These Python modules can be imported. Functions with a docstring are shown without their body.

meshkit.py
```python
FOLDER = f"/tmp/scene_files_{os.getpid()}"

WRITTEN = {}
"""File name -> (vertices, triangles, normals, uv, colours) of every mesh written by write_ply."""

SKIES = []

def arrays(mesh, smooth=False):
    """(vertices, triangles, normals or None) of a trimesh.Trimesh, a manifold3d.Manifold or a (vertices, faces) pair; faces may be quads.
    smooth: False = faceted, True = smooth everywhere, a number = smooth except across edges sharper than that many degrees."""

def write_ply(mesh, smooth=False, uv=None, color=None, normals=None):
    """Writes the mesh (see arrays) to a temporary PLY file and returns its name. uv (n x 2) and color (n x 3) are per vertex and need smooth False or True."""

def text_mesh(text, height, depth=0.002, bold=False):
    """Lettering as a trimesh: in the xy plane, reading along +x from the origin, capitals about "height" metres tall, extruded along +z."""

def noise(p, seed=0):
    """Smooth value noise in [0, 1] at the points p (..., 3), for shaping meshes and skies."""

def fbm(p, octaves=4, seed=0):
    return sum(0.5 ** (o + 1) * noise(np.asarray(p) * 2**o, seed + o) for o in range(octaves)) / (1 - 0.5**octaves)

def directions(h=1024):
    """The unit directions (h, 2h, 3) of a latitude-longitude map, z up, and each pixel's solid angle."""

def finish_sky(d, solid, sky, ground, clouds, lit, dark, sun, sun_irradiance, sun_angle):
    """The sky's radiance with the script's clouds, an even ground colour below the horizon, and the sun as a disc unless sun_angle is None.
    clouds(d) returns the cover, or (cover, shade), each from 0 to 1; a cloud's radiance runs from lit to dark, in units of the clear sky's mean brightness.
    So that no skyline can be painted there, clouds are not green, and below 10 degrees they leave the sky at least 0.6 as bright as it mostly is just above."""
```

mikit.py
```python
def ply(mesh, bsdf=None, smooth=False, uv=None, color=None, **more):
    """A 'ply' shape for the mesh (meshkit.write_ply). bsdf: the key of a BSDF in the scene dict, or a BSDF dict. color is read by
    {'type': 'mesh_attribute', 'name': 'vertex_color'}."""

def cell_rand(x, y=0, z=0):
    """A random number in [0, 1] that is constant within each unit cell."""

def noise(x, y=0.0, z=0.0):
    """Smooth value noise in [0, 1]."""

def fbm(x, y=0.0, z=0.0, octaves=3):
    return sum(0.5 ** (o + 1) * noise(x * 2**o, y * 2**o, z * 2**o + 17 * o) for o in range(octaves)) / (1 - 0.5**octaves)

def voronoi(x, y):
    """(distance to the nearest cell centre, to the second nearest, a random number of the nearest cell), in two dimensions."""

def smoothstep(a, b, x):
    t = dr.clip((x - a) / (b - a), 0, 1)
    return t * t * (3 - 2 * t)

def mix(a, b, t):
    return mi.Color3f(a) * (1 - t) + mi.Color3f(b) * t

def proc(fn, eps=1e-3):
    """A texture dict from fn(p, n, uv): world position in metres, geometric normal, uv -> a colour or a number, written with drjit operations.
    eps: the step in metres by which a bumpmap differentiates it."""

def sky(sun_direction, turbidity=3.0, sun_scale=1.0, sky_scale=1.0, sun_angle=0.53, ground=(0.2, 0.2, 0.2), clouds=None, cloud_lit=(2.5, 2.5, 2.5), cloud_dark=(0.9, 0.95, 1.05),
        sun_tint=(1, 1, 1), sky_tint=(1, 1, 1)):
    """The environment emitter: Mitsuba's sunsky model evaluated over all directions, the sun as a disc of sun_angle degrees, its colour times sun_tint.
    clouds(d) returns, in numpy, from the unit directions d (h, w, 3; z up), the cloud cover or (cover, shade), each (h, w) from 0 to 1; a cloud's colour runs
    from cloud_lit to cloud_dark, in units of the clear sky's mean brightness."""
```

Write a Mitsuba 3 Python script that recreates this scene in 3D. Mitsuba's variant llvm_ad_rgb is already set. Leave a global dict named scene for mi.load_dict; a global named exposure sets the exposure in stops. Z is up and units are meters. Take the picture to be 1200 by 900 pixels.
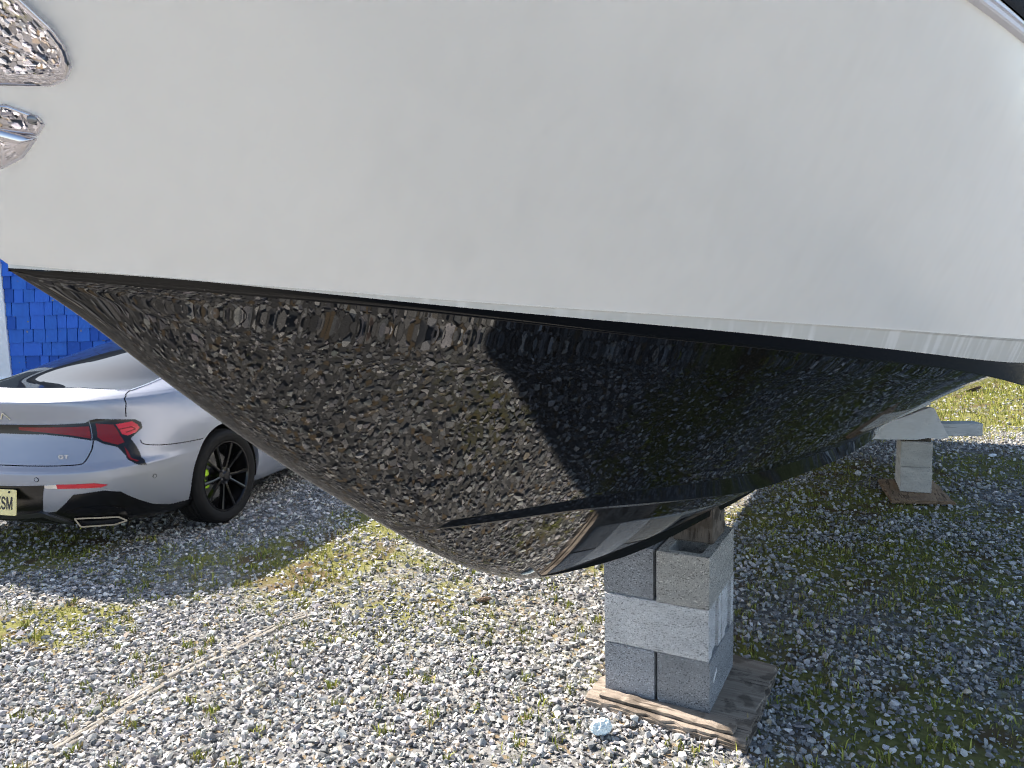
import math, random
import numpy as np, trimesh, manifold3d as m3
import mitsuba as mi, drjit as dr, mikit, meshkit
from scipy.interpolate import PchipInterpolator as PC
from scipy.ndimage import gaussian_filter1d
from shapely.geometry import Polygon, box as sbox
T = mi.ScalarTransform4f
rng = np.random.default_rng(7); random.seed(7)

# ------------------------------------------------------------------ camera, sky, exposure
CAM_H, PITCH, ROLL, FPX = 1.5229, 0.1119, 0.0234, 870.45
fw = np.array([0, math.cos(PITCH), -math.sin(PITCH)])
up = np.array([math.sin(ROLL), math.sin(PITCH) * math.cos(ROLL), math.cos(PITCH) * math.cos(ROLL)])
eye = np.array([0, 0, CAM_H])
scene, labels = {}, {}
scene['camera'] = {'type': 'perspective', 'fov': math.degrees(2 * math.atan(600 / FPX)), 'fov_axis': 'x', 'near_clip': .05, 'far_clip': 800.,
                   'to_world': T().look_at(origin=eye.tolist(), target=(eye + fw).tolist(), up=up.tolist())}
SUN = np.array([-.877, .678, 1.0])
scene['sky'] = mikit.sky(SUN.tolist(), turbidity=3, sky_tint=(1.03, .84, .71), sun_tint=(.90, 1., 1.22))
exposure = 3.3

# ------------------------------------------------------------------ helpers
def tag(key, label=None, cat=None, group=None, kind=None):
    labels[key] = {k: v for k, v in (('label', label), ('category', cat), ('group', group), ('kind', kind)) if v}
def key_for(base):
    if base not in scene and base not in labels: return base
    i = 1
    while f'{base}_{i:03d}' in scene or f'{base}_{i:03d}' in labels: i += 1
    return f'{base}_{i:03d}'
def put(base, mesh, bsdf, smooth=False, **kw):
    k = key_for(base); scene[k] = mikit.ply(mesh, bsdf, smooth=smooth, **kw); return k
def grid(P, close_u=False, flip=False):
    P = np.asarray(P, float); n, m = P.shape[:2]
    i, j = np.meshgrid(np.arange(n if close_u else n - 1), np.arange(m - 1), indexing='ij')
    a, b, c_, d = i * m + j, ((i + 1) % n) * m + j, ((i + 1) % n) * m + j + 1, i * m + j + 1
    f = np.concatenate([np.stack([a, b, c_], -1).reshape(-1, 3), np.stack([a, c_, d], -1).reshape(-1, 3)])
    if flip: f = f[:, ::-1]
    t = trimesh.Trimesh(P.reshape(-1, 3), f, process=False)
    t.update_faces(t.area_faces > 1e-10)
    return t
def cat(ms): return trimesh.util.concatenate([m for m in ms if m is not None])
def tm(man):
    q = man.to_mesh(); return trimesh.Trimesh(q.vert_properties[:, :3], q.tri_verts, process=False)
def mf(t): return m3.Manifold(m3.Mesh(np.asarray(t.vertices, np.float32), np.asarray(t.faces, np.uint32)))
def bx(sx, sy, sz, c=(0, 0, 0)):
    t = trimesh.creation.box((sx, sy, sz)); t.apply_translation(c); return t
def rbox(sx, sy, sz, r, c=(0, 0, 0)):
    pts = [[(x * (sx / 2 - (r if k == 0 else 0))), y * (sy / 2 - (r if k == 1 else 0)), z * (sz / 2 - (r if k == 2 else 0))]
           for x in (-1, 1) for y in (-1, 1) for z in (-1, 1) for k in ((0, 1), (0, 2), (1, 2)) for k in k]
    pts = []
    for x in (-1, 1):
        for y in (-1, 1):
            for z in (-1, 1):
                for k in range(3):
                    q = [x * (sx / 2 - r), y * (sy / 2 - r), z * (sz / 2 - r)]; q[k] += (x, y, z)[k] * r; pts.append(q)
    t = trimesh.convex.convex_hull(np.array(pts)); t.apply_translation(c); return t
def xf(t, M=None, rot=0., loc=(0, 0, 0)):
    t = t.copy()
    if M is not None: t.apply_transform(M)
    R = trimesh.transformations.rotation_matrix(rot, [0, 0, 1]); t.apply_transform(R); t.apply_translation(loc); return t
def rough_up(t, edge, amp, freq, seed=0):
    """finer mesh with slightly uneven faces and edges"""
    v, f = trimesh.remesh.subdivide_to_size(t.vertices, t.faces, edge)
    t = trimesh.Trimesh(v, f); t.merge_vertices()
    d = np.stack([meshkit.fbm(t.vertices * freq + 13 * k, 3, seed + k) - .5 for k in range(3)], -1)
    t.vertices = t.vertices + 2 * amp * d
    return t
rgb = lambda *c: {'type': 'rgb', 'value': list(c)}

# ------------------------------------------------------------------ materials
def P(base, rough=.5, metal=0., spec=.5, **kw):
    b = base if isinstance(base, dict) else rgb(*base)
    return {'type': 'twosided', 'bsdf': {'type': 'principled', 'base_color': b, 'roughness': rough, 'metallic': metal, 'specular': spec, **kw}}
def D(base):
    return {'type': 'twosided', 'bsdf': {'type': 'diffuse', 'reflectance': base if isinstance(base, dict) else rgb(*base)}}
VC = {'type': 'mesh_attribute', 'name': 'vertex_color'}
scene['m_gravel'] = P(VC, .75, 0, .3)
scene['m_vc'] = D(VC)
n_, fbm_, sm_ = mikit.noise, mikit.fbm, mikit.smoothstep

# moss: where green growth stands between the stones (same patches for the soil, the stones and the grass)
BLOBS = [(2.4, 4.0, 1.8, 1.5, .52), (1.4, 2.6, .6, .8, .52), (-.1, 3.5, 1.0, .35, .30), (-2.4, 3.5, .7, .30, .75), (-1.5, 4.4, 1.3, .55, .62), (-.8, 4.9, .5, .5, .5), (-.5, 3.7, .5, .35, .35), (1.9, 4.9, .7, .5, .75), (2.6, 5.3, .9, .5, .8),
         (1.15, 3.0, .30, .5, .62), (1.5, 2.3, .5, .5, .7), (2.6, 4.2, .7, .5, .7), (.9, 2.2, .12, .25, .6), (.55, 2.22, .3, .12, .5), (3.4, 4.6, .8, .7, .7), (4.0, 6.2, 2., .7, .55),
         (-3.3, 4.6, 1.0, .5, .7), (1.35, 5.6, .6, .9, .5), (5.5, 8.6, 3.5, 1.0, .95), (7, 11.5, 5, 2.2, 1.3), (3.9, 8.6, 1.2, 1.0, .8)]
def moss_np(x, y):
    m = 0
    for bx_, by_, sx, sy, a in BLOBS: m = np.maximum(m, a * np.exp(-((x - bx_) / sx) ** 2 - ((y - by_) / sy) ** 2))
    p = np.stack([x, y, 0 * x], -1)
    return np.clip((m * (.35 + 1.3 * meshkit.fbm(p * 2.6, 4, 3)) + .85 * (meshkit.fbm(p * 1.7 + 50, 4, 9) - .47)) * (.35 + 1.25 * meshkit.fbm(p * 11, 3, 12)), 0, 1)
def moss_dr(p):
    m = mi.Float(0)
    for bx_, by_, sx, sy, a in BLOBS: m = dr.maximum(m, a * dr.exp(-dr.square((p.x - bx_) / sx) - dr.square((p.y - by_) / sy)))
    return dr.clip((m * (.35 + 1.3 * fbm_(p.x * 2.6, p.y * 2.6, 1.0, 4)) + .85 * (fbm_(p.x * 1.7 + 50, p.y * 1.7, 2.0, 4) - .47)) * (.35 + 1.25 * fbm_(p.x * 11, p.y * 11, 7.0, 3)), 0, 1)
def ground_col(p, n, uv):
    m = moss_dr(p)
    d1, d2, r = mikit.voronoi(p.x * 42, p.y * 42)
    e1, e2, q = mikit.voronoi(p.x * 95 + 7, p.y * 95)
    stone = mikit.mix((.10, .103, .107), (.46, .455, .44), r * r * .9 + .1)
    stone = mikit.mix(stone, mi.Color3f(.24, .19, .13), sm_(.86, .9, r))
    grit = mikit.mix((.06, .06, .058), (.27, .265, .25), q * q)
    col = mikit.mix(grit, stone, sm_(.02, .16, d2 - d1))
    fine = fbm_(p.x * 60, p.y * 60, 0, 3)
    grn = mikit.mix((.09, .10, .035), (.26, .25, .10), fine)
    grn = mikit.mix(grn, mi.Color3f(.13, .10, .06), sm_(.55, .75, fbm_(p.x * 5, p.y * 5, 5, 3)))
    return mikit.mix(col, grn, sm_(.12, .5, m + .3 * (fine - .5)))
scene['m_ground'] = D(mikit.proc(ground_col))

# ------------------------------------------------------------------ ground
gx = np.concatenate([[-160, -60, -25], np.linspace(-10, 14, 60), [30, 70, 160]]); gy = np.concatenate([[-160, -60, -20], np.linspace(-6, 18, 60), [30, 70, 160]])
X, Y = np.meshgrid(gx, gy, indexing='ij')
def ground_h(x, y): return .012 * (meshkit.fbm(np.stack([x * .9, y * .9, 0 * x], -1), 3, 5) - .5) * 2 - .006
put('ground', grid(np.stack([X, Y, np.where((abs(X) > 9) | (Y > 17) | (Y < -5), -.01, ground_h(X, Y))], -1)), 'm_ground', smooth=True)
tag('ground', 'grey gravel yard with mossy green patches', 'ground', kind='structure')

def stones(n, seed):
    r = np.random.default_rng(seed); out = []
    for _ in range(n):
        k = r.integers(7, 10); d = r.normal(size=(k, 3)); d /= np.linalg.norm(d, axis=1, keepdims=True)
        d *= r.uniform(.78, 1.1, (k, 1)); h = trimesh.convex.convex_hull(d * [1, r.uniform(.6, .95), r.uniform(.42, .75)])
        out.append((np.array(h.vertices), np.array(h.faces)))
    return out
PROTO = stones(36, 3)
PAL = np.array([[.14, .145, .152], [.22, .225, .232], [.32, .324, .33], [.42, .422, .42], [.54, .535, .52], [.66, .65, .63], [.36, .31, .24], [.46, .41, .33], [.22, .185, .155]])
PALW = np.array([.17, .22, .225, .18, .115, .05, .02, .012, .008])
def lay(x, y, size, r):
    """one mesh of many stones: rotated, tilted and coloured one by one"""
    V, F, C, at = [], [], [], 0
    n = len(x); which = r.integers(0, len(PROTO), n); yaw = r.uniform(0, 2 * np.pi, n); tilt = r.normal(0, .27, n); ax = r.uniform(0, 2 * np.pi, n)
    col = PAL[r.choice(len(PAL), n, p=PALW)] * r.uniform(.9, 1.35, (n, 1)) * r.normal(1, .02, (n, 3))
    zz = ground_h(x, y) + size * r.uniform(.05, .42, n)
    ca, sa, cy, sy, ct, st = np.cos(ax), np.sin(ax), np.cos(yaw), np.sin(yaw), np.cos(tilt), np.sin(tilt)
    for w in range(len(PROTO)):
        i = np.nonzero(which == w)[0]
        if not len(i): continue
        v, f = PROTO[w]; p = v[None] * (size[i, None, None] / 2)
        px = p[..., 0] * cy[i, None] - p[..., 1] * sy[i, None]; py = p[..., 0] * sy[i, None] + p[..., 1] * cy[i, None]; pz = p[..., 2]
        a = px * ca[i, None] + py * sa[i, None]; b = -px * sa[i, None] + py * ca[i, None]
        a, pz = a * ct[i, None] + pz * st[i, None], -a * st[i, None] + pz * ct[i, None]
        px = a * ca[i, None] - b * sa[i, None]; py = a * sa[i, None] + b * ca[i, None]
        q = np.stack([px + x[i, None], py + y[i, None], pz + zz[i, None]], -1)
        V.append(q.reshape(-1, 3)); F.append((f[None] + (np.arange(len(i)) * len(v))[:, None, None]).reshape(-1, 3) + at); at += q.shape[0] * q.shape[1]
        C.append((col[i, None] * r.uniform(.93, 1.07, (len(i), len(v), 1))).reshape(-1, 3))
    return trimesh.Trimesh(np.vstack(V), np.vstack(F), process=False), np.clip(np.vstack(C), .01, .9)
def scatter(region, per_m2, smin, smax, r):
    x0, x1, y0, y1 = region; n = int((x1 - x0) * (y1 - y0) * per_m2)
    x, y = r.uniform(x0, x1, n), r.uniform(y0, y1, n)
    s = np.clip(np.exp(r.normal(np.log(smin * 1.35), .42, n)), smin * .6, smax)
    return x, y, s
parts = []
for reg, dens, a, b in (((-3.0, 2.8, 1.9, 3.6), 6600, .0140, .044), ((-3.6, 3.4, 3.6, 5.0), 4200, .0155, .044), ((-2.4, 4.0, -1.2, 1.9), 3600, .0160, .044), ((-4.6, 6.0, 5.0, 8.2), 1700, .019, .046), ((3.4, 5.2, 3.0, 5.0), 2000, .019, .046),
                        ((3.5, 9., 8.2, 12.), 250, .03, .06), ((-6, -3.6, 2.5, 6), 900, .024, .05)):
    x, y, s = scatter(reg, dens, a, b, rng)
    t = x / np.maximum(y, .3); vis = (y < 1.9) | (abs(t) < .80)
    m = moss_np(x, y); keep = vis & (rng.uniform(size=len(x)) > np.clip(m * 1.35, 0, .74))
    parts.append((x[keep], y[keep], s[keep]))
x, y, s = (np.concatenate(q) for q in zip(*parts))
gm, gc = lay(x, y, s, rng)
N_STONES = len(x)
put('gravel', gm, 'm_gravel', color=gc)
tag('gravel', 'loose grey crushed stone spread over the yard', 'gravel', kind='stuff')

def blades(x, y, h, w, r, c0, c1):
    n = len(x); yaw = r.uniform(0, 2 * np.pi, n); lean = r.uniform(.1, .8, n); la = r.uniform(0, 2 * np.pi, n)
    z = ground_h(x, y); dx, dy = np.cos(yaw) * w / 2, np.sin(yaw) * w / 2
    b0 = np.stack([x - dx, y - dy, z], -1); b1 = np.stack([x + dx, y + dy, z], -1)
    mx, my = x + np.cos(la) * h * lean * .35, y + np.sin(la) * h * lean * .35
    m0 = np.stack([mx - dx * .8, my - dy * .8, z + h * .6], -1); m1 = np.stack([mx + dx * .8, my + dy * .8, z + h * .6], -1)
    tp = np.stack([x + np.cos(la) * h * lean, y + np.sin(la) * h * lean, z + h * (1 - .25 * lean)], -1)
    V = np.stack([b0, b1, m1, m0, tp], 1).reshape(-1, 3)
    F = (np.array([[0, 1, 2], [0, 2, 3], [3, 2, 4]])[None] + 5 * np.arange(n)[:, None, None]).reshape(-1, 3)
    t = r.uniform(size=(n, 1)); C = np.array(c0) * (1 - t) + np.array(c1) * t; C = C * r.uniform(.75, 1.3, (n, 1))
    dry = r.uniform(size=n) < .16; C[dry] = np.array([.30, .24, .12]) * r.uniform(.7, 1.2, (dry.sum(), 1))
    return trimesh.Trimesh(V, F, process=False), np.repeat(C, 5, 0)
gp = []
for reg, dens, hh in (((-3.6, 3.6, 1.9, 5.2), 4200, .018), ((-1, 3, -1, 1.9), 1500, .018), ((-4.6, 6.5, 5.2, 8.), 1800, .024), ((3.2, 9.5, 7.4, 13.), 1700, .040), ((3.6, 5.2, 3.0, 5.2), 2000, .02)):
    n = int((reg[1] - reg[0]) * (reg[3] - reg[2]) * dens); x, y = rng.uniform(reg[0], reg[1], n), rng.uniform(reg[2], reg[3], n)
    m = moss_np(x, y); cl = meshkit.fbm(np.stack([x * 9, y * 9, 0 * x], -1), 2, 21)
    k = ((y < 1.9) | (abs(x / np.maximum(y, .3)) < .8)) & (rng.uniform(size=n) < np.clip((m - .12) * 1.5, 0, 1) * np.clip((cl - .38) * 5, .08, 1))
    gp.append((x[k], y[k], hh * rng.lognormal(0, .4, k.sum())))
for _ in range(420):   # lone tufts in the gravel
    cx, cy = rng.uniform(-2.5, 2.6), rng.uniform(1.9, 5.0); k = rng.integers(6, 26)
    gp.append((cx + rng.normal(0, .016, k), cy + rng.normal(0, .016, k), rng.uniform(.015, .045, k)))
x, y, h = (np.concatenate(q) for q in zip(*gp))
bm, bc = blades(x, y, h, np.clip(h * .16, .0028, .008), rng, (.12, .16, .03), (.42, .42, .11))
N_BL = len(x)
put('grass', bm, 'm_vc', color=bc)
tag('grass', 'short yellow green grass and moss growing through the gravel', 'grass', kind='stuff')

# ------------------------------------------------------------------ boat hull
O2 = np.array([.60, 2.79]); HA = math.radians(61.1); UU = np.array([math.cos(HA), math.sin(HA)]); VV = np.array([math.sin(HA), -math.cos(HA)])
def W(u, v, z):
    u, v, z = np.broadcast_arrays(np.asarray(u, float), v, z)
    return np.stack([O2[0] + u * UU[0] + v * VV[0], O2[1] + u * UU[1] + v * VV[1], z], -1)
US, UE = -2.305, 6.0
def smoothf(xs, zs, sig=.05, lo=US, hi=UE + .3):
    g = np.arange(lo, hi, .004); f = PC(xs, zs)(np.clip(g, xs[0], xs[-1]))
    q = gaussian_filter1d(f, sig / .004, mode='nearest'); wgt = np.clip((g - lo) / (3 * sig), 0, 1); q = q * wgt + f * (1 - wgt)
    return lambda u: np.interp(u, g, q)
KEEL = smoothf([-2.305, -2.247, -2.128, -1.937, -1.746, -1.612, -1.448, -1.346, -1.196, -1.0, -.68, -.2, .5, 2, 6.3],
               [1.566, 1.526, 1.42, 1.271, 1.14, 1.05, .953, .903, .842, .788, .735, .699, .654, .60, .45], .045)
ZC = smoothf([-2.305, -2.18, -1.957, -1.733, -1.524, -1.305, -.968, -.613, -.129, .45, 1.5, 2.7, 6.3], [1.566, 1.549, 1.522, 1.488, 1.457, 1.429, 1.381, 1.336, 1.263, 1.176, 1.10, .99, .95], .1)
ZW = smoothf([-2.305, -2.177, -1.96, -1.7, -1.327, -1.01, .172, 1.5, 6.3], [1.568, 1.557, 1.527, 1.495, 1.452, 1.412, 1.284, 1.22, 1.14], .1)
ZK = smoothf([-2.305, -2.0, -1.842, -1.334, -1.02, .106, 1.5, 6.3], [1.572, 1.537, 1.521, 1.476, 1.450, 1.362, 1.30, 1.24], .1)
def vc(u): s = np.clip((u - US) / 4.3, 0, 1); return 1.35 * (1 - (1 - s) ** 2)
BUL = smoothf([-2.4, -1.3, -.4, .2, 1.7, 6.3], [0, 0, 1, 1, 0, 0], .14)
def surf(u, v):
    q = v / np.maximum(vc(u), 1e-6); Dz = ZC(u) - KEEL(u)
    ro = np.minimum(.013, .10 * vc(u)); q1 = (np.sqrt(v * v + ro * ro) - .45 * ro) / np.maximum(vc(u) - .45 * ro, 1e-6)   # rounded stem and keel
    return KEEL(u) + Dz * q1 - .0316 * np.sin(2 * np.pi * q) * BUL(u) + .0034 * np.sin(np.pi * q) * np.clip((u + 2.2) / 1.2, 0, 1) + REV(u) * np.clip(q, 0, 1) ** 2.5
REV = smoothf([-2.4, -.35, .7, 6.3], [0, 0, .09, .08], .15)
_s1 = smoothf([-1.72, -1.607, -1.48, -1.36, -1.2, -.88, -.5, 0, 1, 6.3], [0, .0665, .1354, .1957, .2635, .3525, .4239, .5247, .65, .68], .04, -1.72)
_s2 = smoothf([-1.32, -1.2, -1.05, -.8, -.5, 0, 1, 6.3], [0, .0148, .0339, .0668, .1069, .1744, .26, .28], .05, -1.32)
_h1 = smoothf([-1.72, -1.67, -1.6, -1.4, -1.2, -.9, -.4, 6.3], [0, .006, .009, .015, .026, .036, .047, .047], .05, -1.72)
_h2 = smoothf([-1.28, -1.1, -1.0, -.8, -.6, -.3, 6.3], [0, .004, .008, .017, .025, .033, .033], .05, -1.32)
def S1(u): return np.where(u > -1.72, np.maximum(_s1(u), .02 * vc(u)), .02 * vc(u))
def H1(u): return np.where(u > -1.72, _h1(u), 0)
def S2(u): return np.where(u > -1.32, np.maximum(_s2(u), .25 * S1(u) * np.clip((-1.1 - u) / .2, 0, 1)), .25 * S1(u))
def H2(u): return np.where(u > -1.32, _h2(u), 0)
ub = np.unique(np.concatenate([US + (np.linspace(0, 1, 90) ** 1.5) * .5, np.arange(US + .5, 1.6, .009), np.arange(1.6, UE + .001, .06)]))
def section(u):
    """points of the port half from the keel to the chine, as (v, z)"""
    n = len(u); pts = []
    v = vc(u); fl = np.minimum(.004 + .5 * REV(u), .3 * v); vi = v - fl
    s1, h1, s2, h2 = np.minimum(S1(u), .6 * v), H1(u), np.minimum(S2(u), .3 * v), H2(u)
    w1, w2 = np.minimum(1.5 * h1, s1 * .5), np.minimum(1.6 * h2, s2 * .7)
    def P_(vv, dz=0): pts.append((vv, surf(u, vv) + dz))
    a = s2 - w2
    for t in np.linspace(0, 1, 5): P_(a * t)
    P_(s2, -h2); P_(s2 + np.minimum(.004, .1 * s2), 0 * u)
    b0 = s2 + np.minimum(.004, .1 * s2); b1 = s1 - w1
    b1 = np.maximum(b1, b0 + .05 * (s1 - b0))
    for t in np.linspace(0, 1, 13)[1:]: P_(b0 + (b1 - b0) * t)
    P_(s1, -h1); P_(s1 + np.minimum(.005, .1 * s1), 0 * u)
    c0 = s1 + np.minimum(.005, .1 * s1)
    wl = np.minimum(.070, .35 * v); hl_ = .016 * wl * (1 - .6 * np.clip((u + .9) / 1.2, 0, 1))   # concave flare out to the chine
    for t in np.linspace(0, 1, 60)[1:]:
        vv = c0 + (vi - c0) * t ** 1.3; x_ = np.clip((vv - (vi - wl)) / np.maximum(wl, 1e-6), 0, 1)
        P_(vv, hl_ * 6.75 * x_ * x_ * (1 - x_))
    top = pts[-1]
    return pts, top
pts, top = section(ub)
PV = np.stack([p[0] for p in pts], 1); PZ = np.stack([p[1] for p in pts], 1)
port = grid(W(ub[:, None], PV, PZ)); star = grid(W(ub[:, None], -PV, PZ), flip=True)
scene['m_black'] = {'type': 'twosided', 'bsdf': {'type': 'plastic', 'diffuse_reflectance': rgb(.004, .004, .0045), 'int_ior': 1.62}}
tag('boat', 'white motorboat with a glossy black bottom propped bow first on concrete blocks', 'boat')
scene['m_black_dull'] = {'type': 'twosided', 'bsdf': {'type': 'roughplastic', 'diffuse_reflectance': rgb(.003, .003, .0033), 'int_ior': 1.38, 'alpha': .06}}
IS = (5, 18)     # columns that start a strake's outboard face
def cols_of(lo, hi): return grid(W(ub[:, None], PV[:, lo:hi], PZ[:, lo:hi])), grid(W(ub[:, None], -PV[:, lo:hi], PZ[:, lo:hi]), flip=True)
assert PV.shape[1] > 40
put('boat__hull_bottom', cat([*cols_of(0, IS[0] + 1), *cols_of(IS[0] + 1, IS[1] + 1), *cols_of(IS[1] + 1, PV.shape[1])]), 'm_black', smooth=24)
for i_ in IS:
    for m_ in cols_of(i_, i_ + 2): put('boat__strake', m_, 'm_black_dull', smooth=24)
tag('boat__hull_bottom', 'glossy black hull bottom mirroring the gravel, with two strakes')
# chine flat and black band up to the white
rr = np.clip((ub - US) / 2, 0, 1)
VB = vc(ub) + .5 * np.clip((ub - US) / .06, 0, 1) * np.maximum(ZW(ub) - ZC(ub), 0)
tv, tz = top
zt = np.maximum(tz, ZC(ub) - .0015)
bv = np.stack([tv, tv + .0005, vc(ub) - .002, vc(ub), vc(ub) + .001] + [vc(ub) + .001 + (VB - vc(ub) - .001) * t for t in (.2, .5, 1)], 1)
bz = np.stack([tz, zt, ZC(ub) - .0012, ZC(ub) - .0, ZC(ub) + .002] + [ZC(ub) + .002 + (ZW(ub) - ZC(ub) - .002) * t for t in (.2, .5, 1)], 1)
put('boat__chine_band', cat([grid(W(ub[:, None], bv, bz)), grid(W(ub[:, None], -bv, bz), flip=True)]), 'm_black_dull', smooth=35)
# white side
TS = np.linspace(0, 1, 220); UL = US + (UE - US) * TS ** 1.35; UT = -2.95 + (UE + 2.95) * TS ** 1.35
def sheer_v(u): s = np.clip((u + 2.95) / 6.2, 0, 1); return 1.42 * (1 - (1 - s) ** 3.1)
ZS = smoothf([-2.95, -1.2, -.9, 1, 6.3], [2.07, 1.972, 1.972, 1.96, 1.93], .2, -2.95)
_r = np.clip((UL - US) / .06, 0, 1); vw = vc(UL) + .5 * _r * np.maximum(ZW(UL) - ZC(UL), 0); vk, vs = vw + .5 * _r * np.maximum(ZK(UL) - ZW(UL), 0), sheer_v(UT)
zw, zk, zs = ZW(UL), np.maximum(ZK(UL), ZW(UL) + .001), ZS(UT)
def side(t_i, r):
    """port side, r = 0 at the knuckle, 1 at the sheer"""
    g = r - .18 * r * (1 - r) * 1.0
    return UL[t_i] + (UT[t_i] - UL[t_i]) * r, vk[t_i] + (vs[t_i] - vk[t_i]) * g, zk[t_i] + (zs[t_i] - zk[t_i]) * r
cols = [(UL, vw, zw), (UL, vw + (vk - vw) * .8, zw + (zk - zw) * .9), (UL, vk + .0015 * np.clip(TS * 30, 0, 1), zk)]
for r in np.linspace(0, 1, 22)[0:]:
    cols.append(side(np.arange(len(TS)), max(r, .006)))
SU, SV, SZ = (np.stack([c_[i] for c_ in cols], 1) for i in range(3))
def gel(p, n, uv):
    a = fbm_(p.x * 3, p.y * 3, p.z * 3, 3); b = n_(p.x * 60, p.y * 60, p.z * 14); s = sm_(.72, .9, fbm_(p.x * 26, p.y * 26, p.z * 3.5, 3))
    return mikit.mix((.815, .805, .78), (.745, .735, .71), a * .5 + .55 * b * n_(p.x * 16, p.y * 16, p.z * 12) + .35 * s)
def gel_r(p, n, uv): return .11 + .22 * fbm_(p.x * 14, p.y * 14, p.z * 10, 4) + .12 * sm_(.55, .7, n_(p.x * 55, p.y * 55, p.z * 30))
scene['m_gelcoat'] = P(mikit.proc(gel), mikit.proc(gel_r), 0, .55)
put('boat__hull_side', cat([grid(W(SU[:, 2:], SV[:, 2:], SZ[:, 2:])), grid(W(SU[:, 2:], -SV[:, 2:], SZ[:, 2:]), flip=True)]), 'm_gelcoat', smooth=12)
def dull(p, n, uv):
    s_ = sm_(.5, .8, fbm_((p.x * UU[0] + p.y * UU[1] + .35 * p.z) * 45, p.z * 5, 1.0, 3)); return mikit.mix((.60, .595, .56), (.72, .715, .69), s_)
scene['m_dull'] = P(mikit.proc(dull), .4, 0, .4)
put('boat__hull_strip', cat([grid(W(SU[:, :3], SV[:, :3], SZ[:, :3])), grid(W(SU[:, :3], -SV[:, :3], SZ[:, :3]), flip=True)]), 'm_dull', smooth=12)
tag('boat__hull_strip', 'dull streaked off white strip above the black chine')
tag('boat__hull_side', 'chalky white gelcoat side of the bow')
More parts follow.
